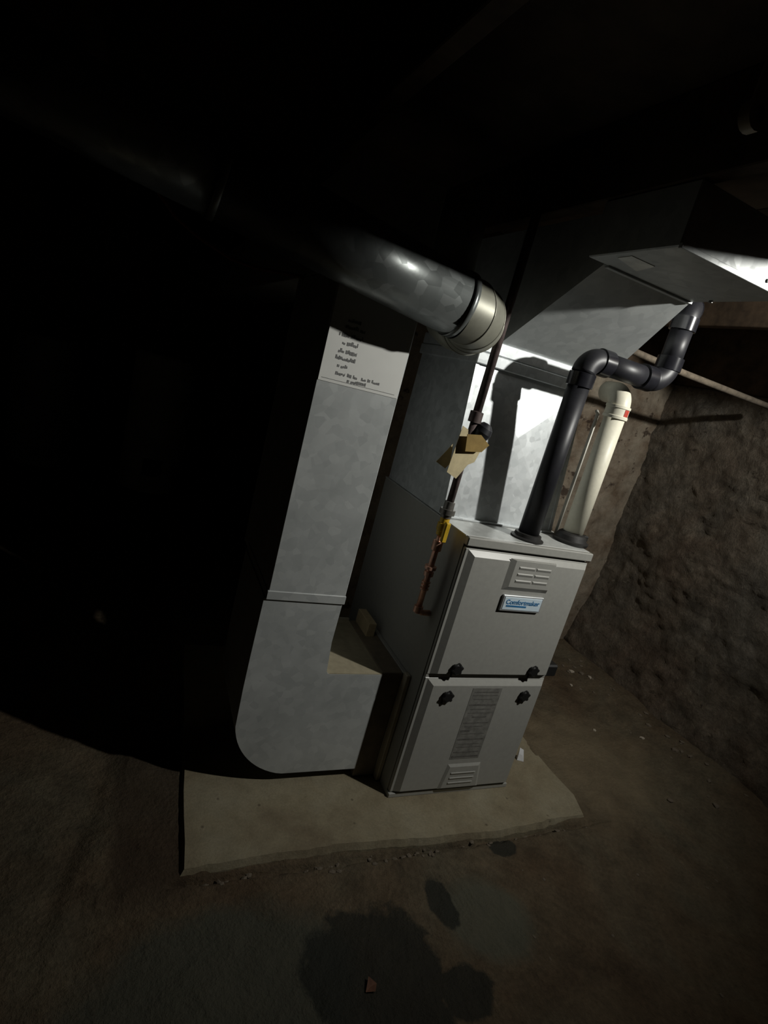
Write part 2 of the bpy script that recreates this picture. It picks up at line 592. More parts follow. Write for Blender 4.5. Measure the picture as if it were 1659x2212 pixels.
def make_wall_right():
    ys = lin(YF, -0.7, 0.08) + lin(-0.7, 1.22, 0.0165) + [1.22]
    zs = lin(-0.12, ZTOP, 0.0165) + [ZTOP, ZTOP + 0.004]
    mb = MB()
    n = len(ys)
    v = [(wall_x(y, z) if z <= ZTOP else XW + 0.2, y, z) for z in zs for y in ys]
    fs = [(j * n + i, (j + 1) * n + i, (j + 1) * n + i + 1, j * n + i + 1) for j in range(len(zs) - 1) for i in range(n - 1)]
    mb.add(v, fs, True)
    return struct('wall_right', mb, 'wall', 'rough brown rubble wall beside the furnace')


make_wall_right()


def make_wall_back():
    """parged wall that closes the furnace corner, with its free end turned back into the cellar"""
    path = [(-0.02 + 0.02 * k, None) for k in range(96)]
    zs = lin(-0.12, ZTOP, 0.02) + [ZTOP, ZTOP + 0.004]
    mb = MB()
    v = []
    n = len(path) + 1
    for z in zs:
        v.append((-0.02, YW + 0.30, z))
        for (x, _) in path:
            p = Vector((x, z, 4.0))
            y = YW - 0.020 * noise.noise(p * 2.6) - 0.014 * noise.noise(p * 8) - 0.007 * noise.noise(p * 25)
            v.append((x, y if z <= ZTOP else YW + 0.28, z))
    fs = [(j * n + i, j * n + i + 1, (j + 1) * n + i + 1, (j + 1) * n + i) for j in range(len(zs) - 1) for i in range(n - 1)]
    mb.add(v, fs, True)
    return struct('wall_back', mb, 'parge', 'pale brown parged wall behind the furnace')


make_wall_back()
struct('trim_1', MB().cbox(-0.02, XW + 0.2, YW + 0.03, YW + 0.28, ZTOP + 0.005, ZC, 0.006), 'wood', 'added dark timber sill standing in for shade above the parged wall')  # both sills are added to darken the wall tops like shade
struct('trim_2', MB().cbox(XW + 0.03, XW + 0.25, YF, YW + 0.02, ZTOP + 0.005, ZC, 0.006), 'wood', 'added dark timber sill standing in for shade above the rubble wall')
struct('wall_far', MB().box(XL - 0.1, XW + 0.3, YB, YB + 0.1, -0.12, ZC), 'wall_dark')
struct('wall_inner', MB().box(XW + 0.05, XW + 0.15, YW + 0.2, YB, -0.12, ZC), 'wall_dark')
struct('wall_front', MB().box(XL - 0.1, XW + 0.3, YF - 0.1, YF, -0.12, ZC), 'wall_dark')
struct('wall_left', MB().box(XL - 0.1, XL, YF, YB, -0.12, ZC), 'wall_dark')
ceil = struct('ceiling', MB().box(XL - 0.1, XW + 0.3, YF - 0.1, YB + 0.1, ZC, ZC + 0.08), 'board', 'dark board ceiling over the cellar joists')
jx = 0.658 - 7 * 0.62
while jx < XW:
    build('ceiling_joist', MB().cbox(jx - 0.022, jx + 0.022, YF, YB, 2.0, ZC, 0.003), 'wood', ceil)
    jx += 0.62


# ------------------------------------------------------------------ pad
def make_pad():
    pts = []
    front = []
    n = 90
    for i in range(n + 1):
        x = -0.715 + (0.80 + 0.715) * i / n
        y = -0.182 - 0.012 * math.sin(x * 5) + 0.010 * noise.noise(Vector((x * 7, 2, 0))) + 0.004 * noise.noise(Vector((x * 30, 5, 0)))
        front.append((x, y))
    right = [(0.83 + 0.02 * noise.noise(Vector((3, y * 9, 0))), y) for y in (-0.08, 0.05, 0.2, 0.4, 0.7)]
    back = [(0.8, 1.0), (-0.66, 1.0)]
    left = [(-0.665 - 0.05 * (1 - (y + 0.18) / 1.18) + 0.008 * noise.noise(Vector((1, y * 12, 0))), y) for y in (0.8, 0.6, 0.4, 0.3, 0.2, 0.1, 0.0, -0.1)]
    pts = front + right + back + left
    c = Vector((0.05, 0.4))
    mb = MB()
    rings = [(1.012, -0.10), (1.006, -0.022), (0.990, 0.0)]
    v, fs = [], []
    m = len(pts)
    for s, z in rings:
        for (x, y) in pts:
            q = c + (Vector((x, y)) - c) * s
            v.append((q.x, q.y, z + (0.003 * noise.noise(Vector((x * 20, y * 20, 1))) if -0.05 < z < -0.001 else 0)))
    for k in range(2):
        for i in range(m):
            j = (i + 1) % m
            fs.append((k * m + i, k * m + j, (k + 1) * m + j, (k + 1) * m + i))
    fs.append(tuple(2 * m + i for i in range(m)))
    mb.add(v, fs)
    o = build('concrete_pad', mb, 'pad')
    tag(o, 'low tan concrete pad with a broken front edge under the furnace', 'slab')


make_pad()

# ------------------------------------------------------------------ furnace
W, D, H = 0.529, 0.72, 1.016
fu = thing('furnace', 'taupe upright gas furnace with two doors and black knobs on the pad', 'furnace', (W / 2, D / 2, 0.0))
cab = MB()
cab.box(0, W, 0.02, D, 0.0, H - 0.004)
build('cabinet', cab, 'paint', fu)
top = MB()
top.cbox(-0.003, W + 0.003, -0.004, 0.018, H - 0.030, H, 0.003)
build('front_lip', top, 'paint', fu)
build('top_panel', MB().cbox(-0.003, W + 0.003, 0.0185, D, H - 0.0045, H, 0.001), 'galv_top', fu)
build('base_rail', MB().cbox(-0.001, W + 0.001, -0.002, 0.03, 0.0, 0.018, 0.002), 'paint', fu)
build('door_divider', MB().box(0.004, W - 0.004, 0.006, 0.03, 0.490, 0.522), 'paint', fu)


def door(name, z0, z1, top_bevel, left_in):
    """sheet-metal door: outer rim, then a raised field with sloping sides"""
    x0, x1 = 0.002, W - 0.002
    yb, y0, y1 = 0.02, 0.004, -0.010
    xo = [x0, x0 + 0.010, x0 + 0.010 + left_in, x1 - 0.030, x1 - 0.006, x1]
    mb = MB()
    # rim body
    mb.cbox(x0, x1, y0, yb, z0, z1, 0.003)
    # raised field
    a = [(x0 + 0.012, z0 + 0.004), (x1 - 0.004, z0 + 0.004), (x1 - 0.004, z1 - 0.005), (x0 + 0.012, z1 - 0.005)]
    b = [(x0 + 0.012 + left_in, z0 + 0.012), (x1 - 0.016, z0 + 0.012), (x1 - 0.016, z1 - 0.005 - top_bevel), (x0 + 0.012 + left_in, z1 - 0.005 - top_bevel)]
    v = [(p[0], y0, p[1]) for p in a] + [(p[0], y1, p[1]) for p in b]
    fs = [(4, 5, 6, 7)] + [(i, (i + 1) % 4, 4 + (i + 1) % 4, 4 + i) for i in range(4)]
    mb.add(v, fs)
    return build(name, mb, 'paint', fu)


ud = door('upper_door', 0.511, H - 0.038, 0.018, 0.022)
ud['label'] = 'upper furnace door with a raised louvre panel and maker badge'
ld = door('lower_door', 0.020, 0.500, 0.020, 0.022)
ld['label'] = 'lower furnace door with a grey rating label'

# raised louvre panel on the upper door
yd = -0.010
pv = MB()
a = [(0.178, 0.852), (0.372, 0.852), (0.372, 0.966), (0.178, 0.966)]
b = [(0.196, 0.868), (0.366, 0.868), (0.366, 0.963), (0.196, 0.963)]
pv.add([(p[0], yd, p[1]) for p in a] + [(p[0], yd - 0.010, p[1]) for p in b], [(4, 5, 6, 7)] + [(i, (i + 1) % 4, 4 + (i + 1) % 4, 4 + i) for i in range(4)])
lp = build('louvre_panel', pv, 'paint', ud)
for z in (0.940, 0.916, 0.892):
    for (xa, xb) in ((0.214, 0.282), (0.288, 0.352)):
        lv = MB()
        yo = yd - 0.010
        lv.add([(xa, yo, z - 0.008), (xb, yo, z - 0.008), (xb, yo, z + 0.004), (xa, yo, z + 0.004),
                (xa + 0.003, yo - 0.0028, z - 0.001), (xb - 0.003, yo - 0.0028, z - 0.001),
                (xb - 0.003, yo - 0.0028, z + 0.001), (xa + 0.003, yo - 0.0028, z + 0.001)],
               [(4, 5, 6, 7), (0, 1, 5, 4), (1, 2, 6, 5), (2, 3, 7, 6), (3, 0, 4, 7)])
        build('louvre', lv, 'paint', ud)
# badge
bd = build('maker_badge', MB().cbox(0.192, 0.366, yd - 0.009, yd, 0.778, 0.837, 0.002), 'badge_rim', ud)
bd['label'] = 'pale blue maker badge with blue lettering'
build('badge_face', MB().cbox(0.199, 0.360, yd - 0.0105, yd - 0.007, 0.784, 0.831, 0.001), 'badge', ud)
text_mesh('badge_lettering', 'Comfortmaker', 0.0235, 'blue', (0.279, yd - 0.0110, 0.813), ud, 0.0004, 1.0)
build('badge_underline', MB().box(0.212, 0.298, yd - 0.0112, yd - 0.0100, 0.7955, 0.8015), 'blue', ud)


def knob(x, z, par):
    mb = MB()
    mb.lathe((x, yd, z), (0, -1, 0), [(0, 0.015), (0.003, 0.015), (0.003, 0.019), (0.010, 0.020), (0.013, 0.016), (0.013, 0.0)], 20)
    for k in range(6):
        an = 2 * math.pi * k / 6 + 0.3
        mb.lathe((x + 0.017 * math.cos(an), yd - 0.003, z + 0.017 * math.sin(an)), (0, -1, 0), [(0, 0.006), (0.009, 0.006), (0.0105, 0.0)], 10)
    o = build('door_knob', mb, 'black', par)
    o['label'] = 'black lobed door knob'
    tabm = MB()
    tabm.cbox(x - 0.018, x - 0.010, yd - 0.003, yd + 0.0005, z - 0.032, z - 0.008, 0.001)  # black tab modelled in place of the knob's cast shadow
    build('knob_shadow_tab', tabm, 'black', par)


knob(0.104, 0.546, ud)
knob(0.440, 0.542, ud)
knob(0.103, 0.436, ld)
knob(0.440, 0.436, ld)
# rating label on the lower door
rl = build('rating_label', MB().box(0.203, 0.331, yd - 0.0008, yd + 0.001, 0.162, 0.466), 'grey_label', ld)
rl['label'] = 'tall dark grey rating label'
zz = 0.452
for k, (dz, th, x0, x1) in enumerate(((0, .004, .215, .32), (.014, .003, .212, .322), (.030, .003, .22, .30), (.052, .007, .208, .326), (.072, .003, .22, .31), (.088, .003, .215, .325), (.104, .006, .24, .30), (.13, .004, .21, .32), (.146, .003, .22, .30), (.162, .009, .208, .25), (.178, .003, .22, .318), (.20, .007, .208, .322), (.222, .003, .22, .31), (.236, .003, .214, .325), (.258, .004, .21, .32), (.276, .007, .208, .326))):
    build('label_line', MB().box(x0, x1, yd - 0.0012, yd - 0.0004, zz - dz - th, zz - dz), 'label_print', ld)
# raised foot panel
fp = MB()
a = [(0.192, 0.030), (0.372, 0.030), (0.352, 0.140), (0.205, 0.140)]
b = [(0.203, 0.036), (0.360, 0.036), (0.342, 0.130), (0.215, 0.130)]
fp.add([(p[0], yd, p[1]) for p in a] + [(p[0], yd - 0.006, p[1]) for p in b], [(4, 5, 6, 7)] + [(i, (i + 1) % 4, 4 + (i + 1) % 4, 4 + i) for i in range(4)])
build('foot_panel', fp, 'paint', ld)
for z in (0.056, 0.078, 0.100):
    build('foot_louvre', MB().cbox(0.225, 0.335, yd - 0.009, yd - 0.005, z, z + 0.006, 0.0015), 'paint', ld)
# black drain stub on the right flank
st = MB()
st.cbox(W, W + 0.065, 0.02, 0.10, 0.495, 0.545, 0.006)
st.tube([(W + 0.03, 0.06, 0.50), (W + 0.03, 0.06, 0.40)], 0.014, 14)
o = build('drain_trap', st, 'black', fu)
o['label'] = 'black plastic drain trap on the furnace flank'

# ------------------------------------------------------------------ supply plenum
PX0, PX1 = 0.004, 0.490
pl = thing('supply_plenum', 'bright galvanized plenum box standing on top of the furnace', 'plenum', ((PX0 + PX1) / 2, 0.45, H))
YP0, YP1, ZP = 0.20, 0.27, 1.548


def yfront(z):
    return YP0 + (YP1 - YP0) * (z - H) / (ZP - H)


pb = MB()
zc, xc = 1.335, 0.235
v = [(PX0, YP0, H + 0.002), (PX1, YP0, H + 0.002), (PX1, YP1, ZP), (PX0, YP1, ZP), (xc, yfront(zc) - 0.010, zc),
     (PX0, 0.70, H + 0.002), (PX1, 0.70, H + 0.002), (PX1, 0.70, ZP), (PX0, 0.70, ZP)]
pb.add(v, [(0, 1, 4), (1, 2, 4), (2, 3, 4), (3, 0, 4), (1, 6, 7, 2), (5, 8, 7, 6), (3, 2, 7, 8), (0, 5, 6, 1)])
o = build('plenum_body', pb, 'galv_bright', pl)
o['label'] = 'cross-creased galvanized front of the plenum'
sd = MB().add([v[0], v[3], v[8], v[5]], [(0, 1, 2, 3)])
o = build('side_panel', sd, 'galv_bright', pl)
o['label'] = 'galvanized side of the plenum'
build('base_flange', MB().cbox(PX0 - 0.004, PX1 + 0.006, YP0 - 0.016, YP0 + 0.002, H + 0.001, H + 0.007, 0.001), 'galv_bright', pl)
build('corner_seam', MB().prism([(YP0 - 0.004, H + 0.003), (YP0 + 0.012, H + 0.003), (YP1 + 0.012, ZP), (YP1 - 0.004, ZP)], 'x', PX0 - 0.003, PX0 + 0.010), 'galv_bright', pl)
build('corner_seam', MB().prism([(YP0 - 0.004, H + 0.003), (YP0 + 0.012, H + 0.003), (YP1 + 0.012, ZP), (YP1 - 0.004, ZP)], 'x', PX1 - 0.010, PX1 + 0.003), 'galv_bright', pl)
build('drive_cleat', MB().cbox(PX0 - 0.010, PX1 + 0.004, YP1 - 0.016, 0.71, ZP - 0.004, ZP + 0.036, 0.003), 'galv_bright', pl)
build('drive_cleat', MB().cbox(PX0 - 0.006, PX1 + 0.004, YP1 - 0.012, 0.71, ZP + 0.037, ZP + 0.080, 0.003), 'galv_bright', pl)

# ------------------------------------------------------------------ transition and trunk duct above
ZA = ZP + 0.080
tk = thing('supply_trunk_duct', 'galvanized sheet-metal trunk duct flaring up from the plenum to the joists', 'duct', (0.2, 0.2, ZA))
tr = MB()
ZT = 1.86
XE = 0.430
YT0, YT1 = -0.395, -0.10
v = [(0.07, 0.262, ZA), (0.56, 0.262, ZA), (0.432, YT1, ZT), (0.08, YT1, ZT),
     (0.07, 0.70, ZA), (0.56, 0.70, ZA), (0.432, 0.70, 1.998), (0.08, 0.70, 1.998), (0.432, YT1, 1.998), (0.08, YT1, 1.998)]
tr.add(v, [(0, 1, 2, 3), (1, 5, 6, 8, 2), (0, 3, 9, 7, 4), (4, 7, 6, 5), (0, 4, 5, 1), (3, 2, 8, 9), (9, 8, 6, 7)])
o = build('transition', tr, 'galv', tk)
o['label'] = 'sloping sheet-metal transition above the plenum'
tb = MB()
tb.cbox(0.02, XE, YT0, YT1 - 0.002, ZT, 1.998, 0.003)
build('trunk_body', tb, 'galv', tk)
build('trunk_flange', MB().cbox(0.02, XE, YT0 - 0.006, YT0 + 0.004, ZT - 0.004, ZT + 0.008, 0.001), 'galv', tk)
build('trunk_seam', MB().cbox(0.09, XE, YT1 - 0.010, YT1 + 0.006, ZT - 0.006, ZT + 0.003, 0.001), 'galv', tk)
build('flange_bolt', MB().lathe((XE - 0.012, -0.18, ZT), (0, 0, -1), [(0, 0.006), (0.005, 0.006), (0.006, 0.0)], 8), 'steel_fit', tk)
build('flange_screw', MB().lathe((0.325, YT0, ZT + 0.018), (0, -1, 0), [(0, 0.005), (0.003, 0.005), (0.004, 0.0)], 10), 'dark_metal', tk)
build('pale_patch', MB().prism([(0.045, -0.186), (0.043, -0.235), (0.124, -0.236), (0.146, -0.155)], 'z', ZT - 0.0015, ZT + 0.001), 'pale_metal', tk)  # thin pale patch on the underside of the trunk

# ------------------------------------------------------------------ return drop
rd = thing('return_air_duct', 'tall grey galvanized return duct with a rounded boot beside the furnace', 'duct', (-0.43, 0.30, 0.042))
RX0, RX1, RY0, RY1 = -0.566, -0.320, 0.105, 0.490
ZS = 0.705
riser = MB()
riser.cbox(RX0 - 0.003, RX1 + 0.003, RY0 - 0.003, RY1 + 0.093, ZS, 1.66, 0.003)  # rear carried deeper than the boot to block stray light
build('riser', riser, 'galv', rd)
build('slip_seam', MB().cbox(RX0 - 0.006, RX1 + 0.005, RY0 - 0.006, RY1 + 0.005, ZS - 0.004, ZS + 0.026, 0.002), 'galv', rd)
boot = MB()
ZB = 0.042
poly = [(RX0 - 0.010, ZS), (RX0 - 0.012, 0.50), (RX0 - 0.012, 0.38)] + arc((RX0 + 0.228, ZB + 0.235), 0.24, math.pi + 0.15, 1.5 * math.pi, 16)
poly = [(p[0], max(p[1], ZB)) for p in poly]
poly += [(-0.103, ZB), (-0.103, 0.440), (-0.300, 0.440), (-0.308, 0.443), (-0.313, 0.452), (RX1 - 0.002, 0.56), (RX1, ZS)]
boot.prism(poly, 'y', RY0, RY1)
o = build('boot', boot, 'galv', rd)
o['label'] = 'rounded duct boot that turns into the furnace flank'
o = build('boot_top', MB().box(-0.3185, -0.1035, RY0 + 0.001, RY1 - 0.006, 0.4402, 0.4425), 'dust', rd)
o['label'] = 'dusty tan top of the boot'
build('boot_rear_flange', MB().cbox(-0.30, -0.104, RY1 - 0.006, RY1 + 0.004, 0.441, 0.452, 0.001), 'rack_strip', rd)
hd = MB()
hd.cbox(RX0 - 0.003, RX1 + 0.003, RY0 + 0.03, YB - 0.05, 1.662, 1.95, 0.003)
build('return_header', hd, 'galv', rd)

# paper notice wrapped on the riser front
yn = RY0 - 0.0045
nt = build('notice', MB().cbox(RX0 + 0.001, RX1 - 0.001, yn, yn + 0.002, 1.372, 1.640, 0.0005), 'notice', rd)
nt['label'] = 'white paper notice with rows of blurred grey print'


def scribble(x0, x1, z, h, slant=0.0):
    mb = MB()
    x = x0
    while x < x1:
        w = random.uniform(0.0025, 0.0065)
        hh = h * random.uniform(0.45, 1.0)
        zb = z - h / 2 + random.uniform(-0.1, 0.15) * h
        mb.box(x, min(x + w, x1), yn - 0.0006, yn + 0.0002, zb, zb + hh)
        x += w + (random.uniform(0.0005, 0.0015) if random.random() < 0.85 else 0.005)
    return mb


for (xa, xb, z) in ((-0.518, -0.480, 1.545), (-0.522, -0.462, 1.527), (-0.534, -0.464, 1.505), (-0.520, -0.474, 1.484), (-0.526, -0.472, 1.462), (-0.530, -0.470, 1.443), (-0.520, -0.490, 1.423)):
    build('print_line', scribble(xa, xb, z, 0.0115), 'ink', nt)
for (xa, xb, z) in ((-0.520, -0.492, 1.402), (-0.485, -0.455, 1.402), (-0.442, -0.385, 1.402), (-0.482, -0.425, 1.388)):
    build('print_line', scribble(xa, xb, z, 0.010), 'ink', nt)
build('notice_rule', MB().box(RX0 + 0.010, RX1 - 0.012, yn - 0.0005, yn + 0.0003, 1.3805, 1.3818), 'ink', nt)

# ------------------------------------------------------------------ filter rack
fr = thing('filter_rack', 'brown sheet-metal filter rack between return boot and furnace', 'filter rack', (-0.045, 0.33, 0.0))
build('rack_housing', MB().cbox(-0.102, -0.018, 0.110, 0.489, 0.002, 0.444, 0.003), 'rack', fr)
build('rack_end', MB().cbox(-0.018, -0.001, 0.110, 0.489, 0.002, 0.446, 0.002), 'paint', fr)
build('rack_door', MB().cbox(-0.018, -0.002, 0.080, 0.109, 0.002, 0.452, 0.002), 'rack_strip', fr)
build('filter_edge', MB().cbox(-0.075, -0.040, 0.36, 0.485, 0.440, 0.50, 0.002), 'card', fr)

# ------------------------------------------------------------------ round duct with gored elbow
du = thing('round_duct', 'large round galvanized duct with a gored elbow across the return riser', 'duct', (-0.9, 0.0, 1.57))
RD = 0.086
SL = 0.13


def dz(x):
    return 1.652 - SL * (x + 0.22)


segs = [(-2.3, -1.55), (-1.55, -0.90), (-0.90, -0.262)]
for i, (xa, xb) in enumerate(segs):
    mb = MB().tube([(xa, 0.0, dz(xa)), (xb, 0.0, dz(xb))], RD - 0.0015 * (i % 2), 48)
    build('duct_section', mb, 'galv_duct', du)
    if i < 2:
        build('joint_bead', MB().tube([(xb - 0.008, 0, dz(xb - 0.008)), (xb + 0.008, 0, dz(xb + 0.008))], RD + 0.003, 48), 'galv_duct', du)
build('joint_bead', MB().tube([(-0.272, 0, dz(-0.272)), (-0.254, 0, dz(-0.254))], RD + 0.003, 48), 'galv_duct', du)
# gores
BR = 0.10
ga = []
for k in range(5):
    a = math.radians(-90 + 90 * k / 4)
    ga.append((-0.258 + BR * math.cos(a), BR + BR * math.sin(a), dz(-0.24) - 0.006 * k))
for k in range(4):
    p0, p1 = Vector(ga[k]), Vector(ga[k + 1])
    mid = (p0 + p1) / 2
    a0 = math.radians(-90 + 90 * k / 4)
    a1 = math.radians(-90 + 90 * (k + 1) / 4)
    # a straight gore between two mitred ends
    mb = MB()
    v, fs = [], []
    seg = 48
    for (a, p) in ((a0, p0), (a1, p1)):
        u = Vector((math.cos(a), math.sin(a), 0))
        for q in range(seg):
            t_ = 2 * math.pi * q / seg
            v.append(p + u * (RD + 0.001) * math.cos(t_) + Vector((0, 0, 1)) * (RD + 0.001) * math.sin(t_))
    for q in range(seg):
        q2 = (q + 1) % seg
        fs.append((q, q2, seg + q2, seg + q))
    mb.add(v, fs, True)
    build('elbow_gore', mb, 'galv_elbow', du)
    rb = MB()
    u = Vector((math.cos(a1), math.sin(a1), 0))
    ring = [p1 + u * RD * math.cos(2 * math.pi * q / 48) + Vector((0, 0, 1)) * RD * math.sin(2 * math.pi * q / 48) for q in range(49)]
    rb.tube(ring, 0.003, 6, False)
    build('gore_seam', rb, 'galv_elbow', du)
e = ga[-1]
tail = [(e[0], e[1], e[2]), (e[0], 0.16, e[2] + 0.004), (e[0], 0.22, e[2] + 0.022), (e[0], 0.27, e[2] + 0.055), (e[0], 0.31, e[2] + 0.10), (e[0], 0.335, e[2] + 0.16), (e[0], 0.345, e[2] + 0.23), (e[0], 0.345, 1.995)]
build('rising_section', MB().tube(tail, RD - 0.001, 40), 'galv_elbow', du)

# ------------------------------------------------------------------ black vent pipe
RP = 0.0365
bv = thing('black_vent_pipe', 'black plastic vent pipe rising from the furnace top and turning along the trunk', 'pipe', (0.285, 0.075, H))
bx, by = 0.285, 0.075
build('pipe_flange', MB().lathe((bx, by, H + 0.0005), (0, 0, 1), [(0, 0.0), (0, 0.058), (0.005, 0.058), (0.009, 0.048), (0.020, 0.046), (0.022, 0.037)], 32), 'rubber', bv)
ZH = 1.645
build('lower_riser', MB().tube([(bx, by, H + 0.02), (bx, by, 1.59)], RP, 32), 'black_pipe', bv)
hub = [(0, RP), (0.001, RP + 0.007), (0.044, RP + 0.007), (0.046, RP)]
cp = MB().lathe((bx, by, 1.552), (0, 0, 1), hub, 32)
ce = build('elbow_hub', cp, 'black_hub', bv)
eb = [(bx + 0.047 - 0.047 * math.cos(math.radians(a)), by, ZH - 0.047 + 0.047 * math.sin(math.radians(a))) for a in range(0, 91, 9)]
build('elbow', MB().tube(eb, RP + 0.003, 32), 'black_pipe', bv)
build('elbow_hub', MB().lathe((bx + 0.044, by, ZH), (1, 0, 0), hub, 32), 'black_hub', bv)
XT = 0.632
build('level_run', MB().tube([(bx + 0.06, by, ZH), (XT - 0.05, by, ZH)], RP, 32), 'black_pipe', bv)
build('elbow_hub', MB().lathe((XT - 0.105, by, ZH), (1, 0, 0), hub, 32), 'black_hub', bv)
eb2 = [(XT - 0.06 + 0.06 * math.sin(math.radians(a)), by, ZH + 0.06 - 0.06 * math.cos(math.radians(a))) for a in range(0, 91, 10)]
build('elbow', MB().tube(eb2, RP + 0.003, 32), 'black_pipe', bv)
build('elbow_hub', MB().lathe((XT, by, ZH + 0.045), (0, 0, 1), hub, 32), 'black_hub', bv)
build('upper_riser', MB().tube([(XT, by, ZH + 0.05), (XT, by, 1.845)], RP, 32), 'black_pipe', bv)
build('elbow_hub', MB().lathe((XT, by, 1.825), (0, 0, 1), hub, 32), 'black_hub', bv)
dr = Vector((0.75, 0.66, 0)).normalized()
eb3 = [Vector((XT, by, 1.86)) + dr * 0.047 * (1 - math.cos(math.radians(a))) + Vector((0, 0, 0.047 * math.sin(math.radians(a)))) for a in range(0, 91, 9)]
build('elbow', MB().tube(eb3, RP + 0.003, 32), 'black_pipe', bv)
build('elbow_hub', MB().lathe(Vector((XT, by, 1.907)) + dr * 0.045, dr, hub, 32), 'black_hub', bv)
build('level_run', MB().tube([Vector((XT, by, 1.907)) + dr * 0.06, Vector((XT, by, 1.91)) + dr * 0.75], RP, 32), 'black_pipe', bv)


def sticker(cx, cy, rr, z0, z1, a0, a1, mat, par, name='sticker'):
    mb = MB()
    n = 6
    v = []
    for z in (z0, z1):
        for i in range(n + 1):
            a = math.radians(a0 + (a1 - a0) * i / n)
            v.append((cx + rr * math.cos(a), cy + rr * math.sin(a), z))
    fs = [(i, i + 1, n + 2 + i, n + 1 + i) for i in range(n)]
    mb.add(v, fs, True)
    return build(name, mb, mat, par)



# ------------------------------------------------------------------ white intake pipe
wx, wy = 0.516, 0.112
wp = thing('white_intake_pipe', 'cream PVC intake pipe with an elbow at the furnace top corner', 'pipe', (wx, wy, H))
rb = MB()
rb.lathe((wx, wy, H + 0.0005), (0, 0, 1), [(0, 0.0), (0, 0.064), (0.010, 0.067), (0.014, 0.058), (0.030, 0.052), (0.036, 0.046), (0.040, 0.038)], 32)
o = build('rubber_boot', rb, 'rubber', wp)
o['label'] = 'black rubber boot around the pipe foot'
build('boot_clamp', MB().cbox(wx + 0.046, wx + 0.074, wy - 0.012, wy + 0.012, H + 0.014, H + 0.034, 0.003), 'rubber', wp)
build('riser', MB().tube([(wx, wy, H + 0.03), (wx, wy, 1.52)], RP, 36), 'white_pvc', wp)
build('collar', MB().lathe((wx, wy, 1.488), (0, 0, 1), [(0, RP), (0.001, RP + 0.006), (0.010, RP + 0.0065), (0.012, RP + 0.004), (0.036, RP + 0.004), (0.038, RP + 0.0065), (0.046, RP + 0.006), (0.047, RP)], 36), 'white_pvc', wp)
sticker(wx, wy, RP + 0.0046, 1.501, 1.524, -95, -62, 'red', wp, 'red_print')
we = [(wx, wy, 1.515)] + [(wx + 0.015 * (1 - math.cos(math.radians(a))), wy + 0.050 - 0.050 * math.cos(math.radians(a)), 1.526 + 0.050 * math.sin(math.radians(a))) for a in range(0, 91, 9)]
we.append((wx + 0.025, wy + 0.10, 1.576))
build('elbow', MB().tube(we, RP + 0.0015, 36), 'white_pvc', wp)

# thin pale tube between plenum and white pipe
tb = MB().tube([(0.520, 0.20, H + 0.001), (0.520, 0.20, 1.49), (0.525, 0.215, 1.50)], 0.0065, 12)
o = build('pale_tube', tb, 'tank')
tag(o, 'thin pale tube standing behind the cream pipe on the furnace', 'tube')

# ------------------------------------------------------------------ gas line
gx, gy = -0.055, 0.082
gp = thing('gas_line', 'dark iron gas pipe with copper fittings dropping beside the furnace', 'pipe', (gx, gy, 0.68))
RG = 0.0135
build('iron_riser', MB().tube([(gx, gy, 1.395), (gx, gy, 2.11)], RG, 18), 'iron', gp)
build('iron_riser', MB().tube([(gx, gy, 1.10), (gx, gy, 1.37)], RG * 0.9, 18), 'iron', gp)
build('pipe_coupling', MB().lathe((gx, gy, 1.36), (0, 0, 1), [(0, RG), (0.001, 0.021), (0.034, 0.021), (0.036, RG)], 18), 'iron', gp)
build('pipe_union', MB().lathe((gx, gy, 1.045), (0, 0, 1), [(0, RG), (0, 0.018), (0.012, 0.018), (0.012, 0.026), (0.030, 0.026), (0.030, 0.018), (0.055, 0.017), (0.056, RG)], 8), 'steel_fit', gp)
rg_ = MB().lathe((gx + 0.030, gy - 0.004, 1.322), (0.25, -0.2, 0.95), [(0, 0.0), (0, 0.026), (0.018, 0.030), (0.034, 0.026), (0.046, 0.014), (0.048, 0.0)], 24)
o = build('regulator_dome', rg_, 'black_pipe', gp)
o['label'] = 'glossy dark regulator dome'
build('regulator_neck', MB().tube([(gx, gy, 1.33), (gx + 0.03, gy - 0.004, 1.335)], 0.011, 12), 'iron', gp)
build('valve_body', MB().lathe((gx, gy, 0.985), (0, 0, 1), [(0, 0.010), (0, 0.016), (0.014, 0.016), (0.016, 0.020), (0.040, 0.020), (0.042, 0.016), (0.060, 0.016), (0.060, 0.010)], 8), 'yellow', gp)
vh = MB().cbox(gx - 0.010, gx + 0.008, gy - 0.034, gy - 0.018, 0.968, 1.036, 0.003)
o = build('valve_handle', vh, 'yellow', gp)
o['label'] = 'yellow gas shut-off handle'
build('copper_run', MB().tube([(gx, gy, 0.70), (gx, gy, 0.99)], 0.0105, 16), 'copper', gp)
for z, hgt, rr in ((0.930, 0.034, 0.017), (0.862, 0.012, 0.020), (0.838, 0.016, 0.0165), (0.812, 0.006, 0.015), (0.800, 0.006, 0.015), (0.788, 0.006, 0.015), (0.704, 0.022, 0.016)):
    build('copper_fitting', MB().lathe((gx, gy, z), (0, 0, 1), [(0, 0.010), (0.0005, rr), (hgt - 0.0005, rr), (hgt, 0.010)], 12), 'copper', gp)
build('inlet_nipple', MB().tube([(gx, gy, 0.712), (gx + 0.02, gy + 0.004, 0.700), (-0.004, gy + 0.006, 0.698)], 0.0105, 14), 'copper', gp)


# ------------------------------------------------------------------ paper tags hung on the gas line
def px_quad(pts, y):
    """pixels of the photograph to points on the plane y"""
    out = []
    c = Vector((-0.9910, -1.4023, 1.4418))
    for (u, w) in pts:
        a, b = (u - 829.5) / F_PX, (w - 1106.0) / F_PX
        q = r * a + d * b + f
        t_ = (y - c.y) / q.y
        out.append(c + q * t_)
    return out


